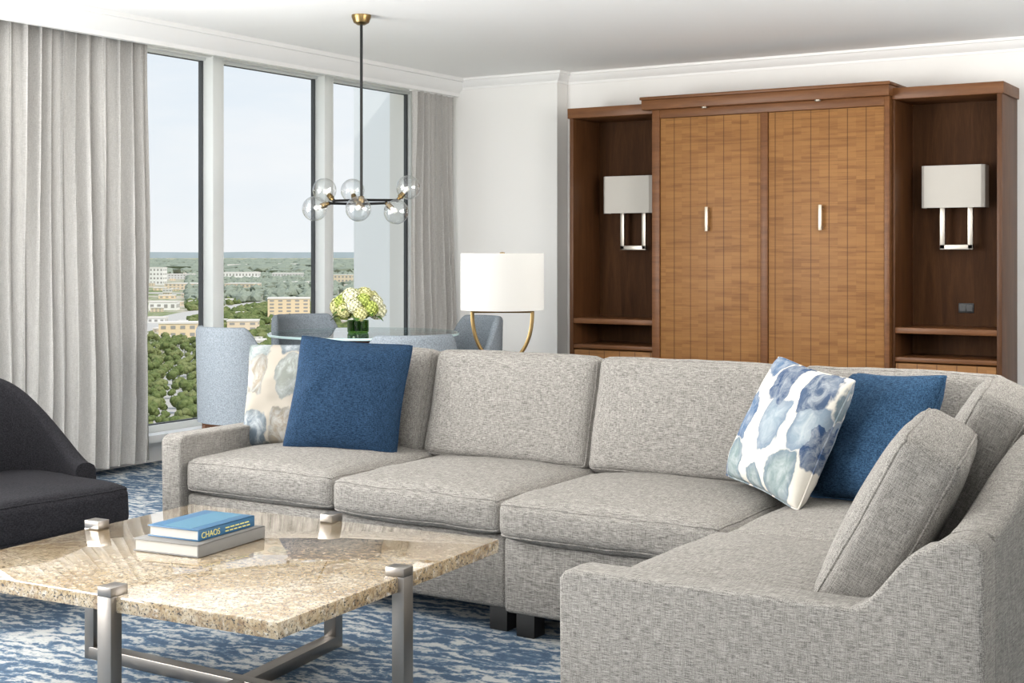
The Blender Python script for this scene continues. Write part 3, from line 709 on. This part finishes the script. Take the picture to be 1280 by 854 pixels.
def ok(x,y,r):
    if any((x-a)**2+(y-b2_)**2<(c_+r)**2 for a,b2_,c_ in keep): return False
    if any((x-a)**2+(y-b_)**2<(4.4*s_+r)**2 for a,b_,s_ in tr): return False
    return not any((x-p.x)**2+(y-p.y)**2<(w_*.6+r*.5)**2 for p,w_ in rp)
def leafmat(name,a,b_,c_):
    m,nt,b=newmat(name); n=noi(nt,coords(nt,(1,1,1)),.45,5,.75)
    nt.links.new(ramp(nt,n,[(.3,a),(.5,b_),(.7,c_)]),b.inputs['Base Color']); b.inputs['Roughness'].default_value=.9; b.inputs['Specular IOR Level'].default_value=.1; return m
lm=[leafmat('foliage_a',(.065,.095,.032),(.125,.16,.058),(.215,.245,.105)),leafmat('foliage_b',(.095,.12,.045),(.17,.195,.08),(.27,.285,.135)),leafmat('foliage_far_hazed',(.195,.23,.18),(.255,.29,.235),(.33,.36,.30))]  # far foliage is paled: distance haze put into its base colour
def blob(bm,c,r,hh,sd,sub=2):
    res=bmesh.ops.create_icosphere(bm,subdivisions=sub,radius=1,matrix=Matrix.Identity(4))
    for v in res['verts']:
        k=1+.32*noise.noise(v.co*2.6+Vector((sd,0,0)))+.20*noise.noise(v.co*6+Vector((0,sd,0)))
        v.co=Vector((v.co.x*r*k,v.co.y*r*k,v.co.z*hh*k))+Vector(c)
protos=[]
for q in range(5):
    bm=BM()
    for z in range(6):
        a=z*2.4+q; blob(bm,(1.6*math.cos(a)*(z>0),1.6*math.sin(a)*(z>0),5+.9*(z%3)),1.9+.3*(z%2),2.0,q*7+z,3)
    add_tube(bm,[(0,0,-.2),(0,0,4)],.35,8)
    me=bpy.data.meshes.new('tree'); bm.to_mesh(me); bm.free()
    for p in me.polygons: p.use_smooth=True
    me.materials.append(lm[q%2]); protos.append(me)
cnt=0; tries=0
while cnt<285 and tries<60000:
    tries+=1
    y=random.uniform(426,560); px=random.uniform(172,258); p,D=gp(px,y); s=random.uniform(.32,.66)
    if not ok(p.x,p.y,4.1*s): continue
    o=bpy.data.objects.new('tree',random.choice(protos)); C.objects.link(o)
    o.location=p; o.rotation_euler=(0,0,random.random()*6); o.scale=(s,s,s*random.uniform(.8,1.1)); tr.append((p.x,p.y,s))
    tag(o,'round green tree among the trees far below the first window pane','tree','trees far below the window'); cnt+=1
import numpy as np
base=bmesh.new(); bmesh.ops.create_icosphere(base,subdivisions=1,radius=1); base.verts.ensure_lookup_table()
bv=np.array([v.co[:] for v in base.verts]); bf=np.array([[v.index for v in f.verts] for f in base.faces]); base.free()
V=[];Fc=[];mi=[];off=0; rng=np.random.default_rng(5)
def scat(n,d0,d1,r0,r1,mat_i,p0=150,p1=530,thr=-.02,fl=.75):
    global off
    k=0
    while k<n:
        D=math.sqrt(random.uniform(d0*d0,d1*d1)); px=random.uniform(p0,p1); p=W((px-CX)/F*D,D,G); r=random.uniform(r0,r1); k+=1
        if noise.noise(Vector((p.x*.006*700/max(700,D),p.y*.006*700/max(700,D),3)))<thr: continue
        if not ok(p.x,p.y,r*1.35): continue
        vv=bv*(1+.2*rng.standard_normal((len(bv),1)))*np.array([r,r,r*fl])+np.array([p.x,p.y,G+r*fl*.8])
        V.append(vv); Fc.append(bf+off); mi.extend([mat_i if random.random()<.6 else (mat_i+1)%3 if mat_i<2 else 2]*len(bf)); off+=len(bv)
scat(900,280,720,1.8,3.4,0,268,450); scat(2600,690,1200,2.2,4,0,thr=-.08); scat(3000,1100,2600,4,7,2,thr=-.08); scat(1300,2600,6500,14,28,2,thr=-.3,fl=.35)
me=bpy.data.meshes.new('tree_canopy'); V=np.concatenate(V); Fc=np.concatenate(Fc)
me.from_pydata(V.tolist(),[],Fc.tolist()); me.polygons.foreach_set('material_index',mi)
for l in lm: me.materials.append(l)
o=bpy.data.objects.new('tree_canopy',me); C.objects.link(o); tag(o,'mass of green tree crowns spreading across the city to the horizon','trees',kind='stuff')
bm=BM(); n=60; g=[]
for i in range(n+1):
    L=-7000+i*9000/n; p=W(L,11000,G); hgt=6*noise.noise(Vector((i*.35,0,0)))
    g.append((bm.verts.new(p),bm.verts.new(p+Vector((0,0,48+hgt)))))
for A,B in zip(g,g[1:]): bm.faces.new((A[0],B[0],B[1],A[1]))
struct('hills',bm,mat('hazed_woods',(.40,.47,.53),1))  # blue-grey base colour carries the aerial haze over the far woods

# ------------------------------------------------------------------ light
w=bpy.data.worlds.new('world'); S.world=w; w.use_nodes=True; nt=w.node_tree; bg=nt.nodes['Background']
tc=nd(nt,'ShaderNodeTexCoord'); sp=nd(nt,'ShaderNodeSeparateXYZ'); nt.links.new(tc.outputs['Generated'],sp.inputs[0])
cl=noi(nt,coords(nt,(1.5,1.5,6),out='Generated'),2.2,5,.6)
c=ramp(nt,sp.outputs[2],[(0,(.84,.87,.89)),(.06,(.78,.84,.89)),(.30,(.66,.77,.89)),(1,(.46,.63,.86))])
c=mix(nt,ramp(nt,cl,[(.40,(0,0,0)),(.70,(.8,.8,.8))]),c,(.90,.91,.92))
nt.links.new(c,bg.inputs['Color']); bg.inputs['Strength'].default_value=1.08
def lamp(name,typ,loc,direction,energy,size=1,col=(1,1,1),sizey=None):
    l=bpy.data.lights.new(name,typ); l.energy=energy; l.color=col
    if typ=='AREA':
        l.size=size
        if sizey: l.shape='RECTANGLE'; l.size_y=sizey
    else: l.angle=R(2)
    o=bpy.data.objects.new(name,l); C.objects.link(o); o.location=loc
    o.rotation_euler=Vector(direction).to_track_quat('-Z','Y').to_euler(); return o
lamp('sun_lamp','SUN',(0,0,50),(-.70,.10,-.70),3.3,col=(1,.94,.84))
lamp('window_light','AREA',(-6.1,1.7,1.45),(1,.32,.52),610,5.6,(1,.99,.975),2.2)  # added area lamp out of view, stands in for more window daylight
lamp('ceiling_fill','AREA',(.1,5.4,1.95),(-.74,-.05,.66),165,1.7,(1,.97,.93))  # added uplight out of view at right, brightens the ceiling
lamp('ceiling_fill_rear','AREA',(-.6,.0,2.0),(-.42,.62,.68),75,2.0,(1,.97,.93))  # second added uplight by the camera, fills ceiling and room
# ------------------------------------------------------------------ camera
cam=bpy.data.cameras.new('camera'); co=bpy.data.objects.new('camera',cam); C.objects.link(co)
co.location=(0,0,H); co.rotation_euler=(PI/2,0,AZ); cam.sensor_width=36; cam.sensor_fit='HORIZONTAL'; cam.lens=F/1280*36; cam.shift_y=-(427-HY)/1280; cam.clip_end=30000; cam.clip_start=.05
S.camera=co
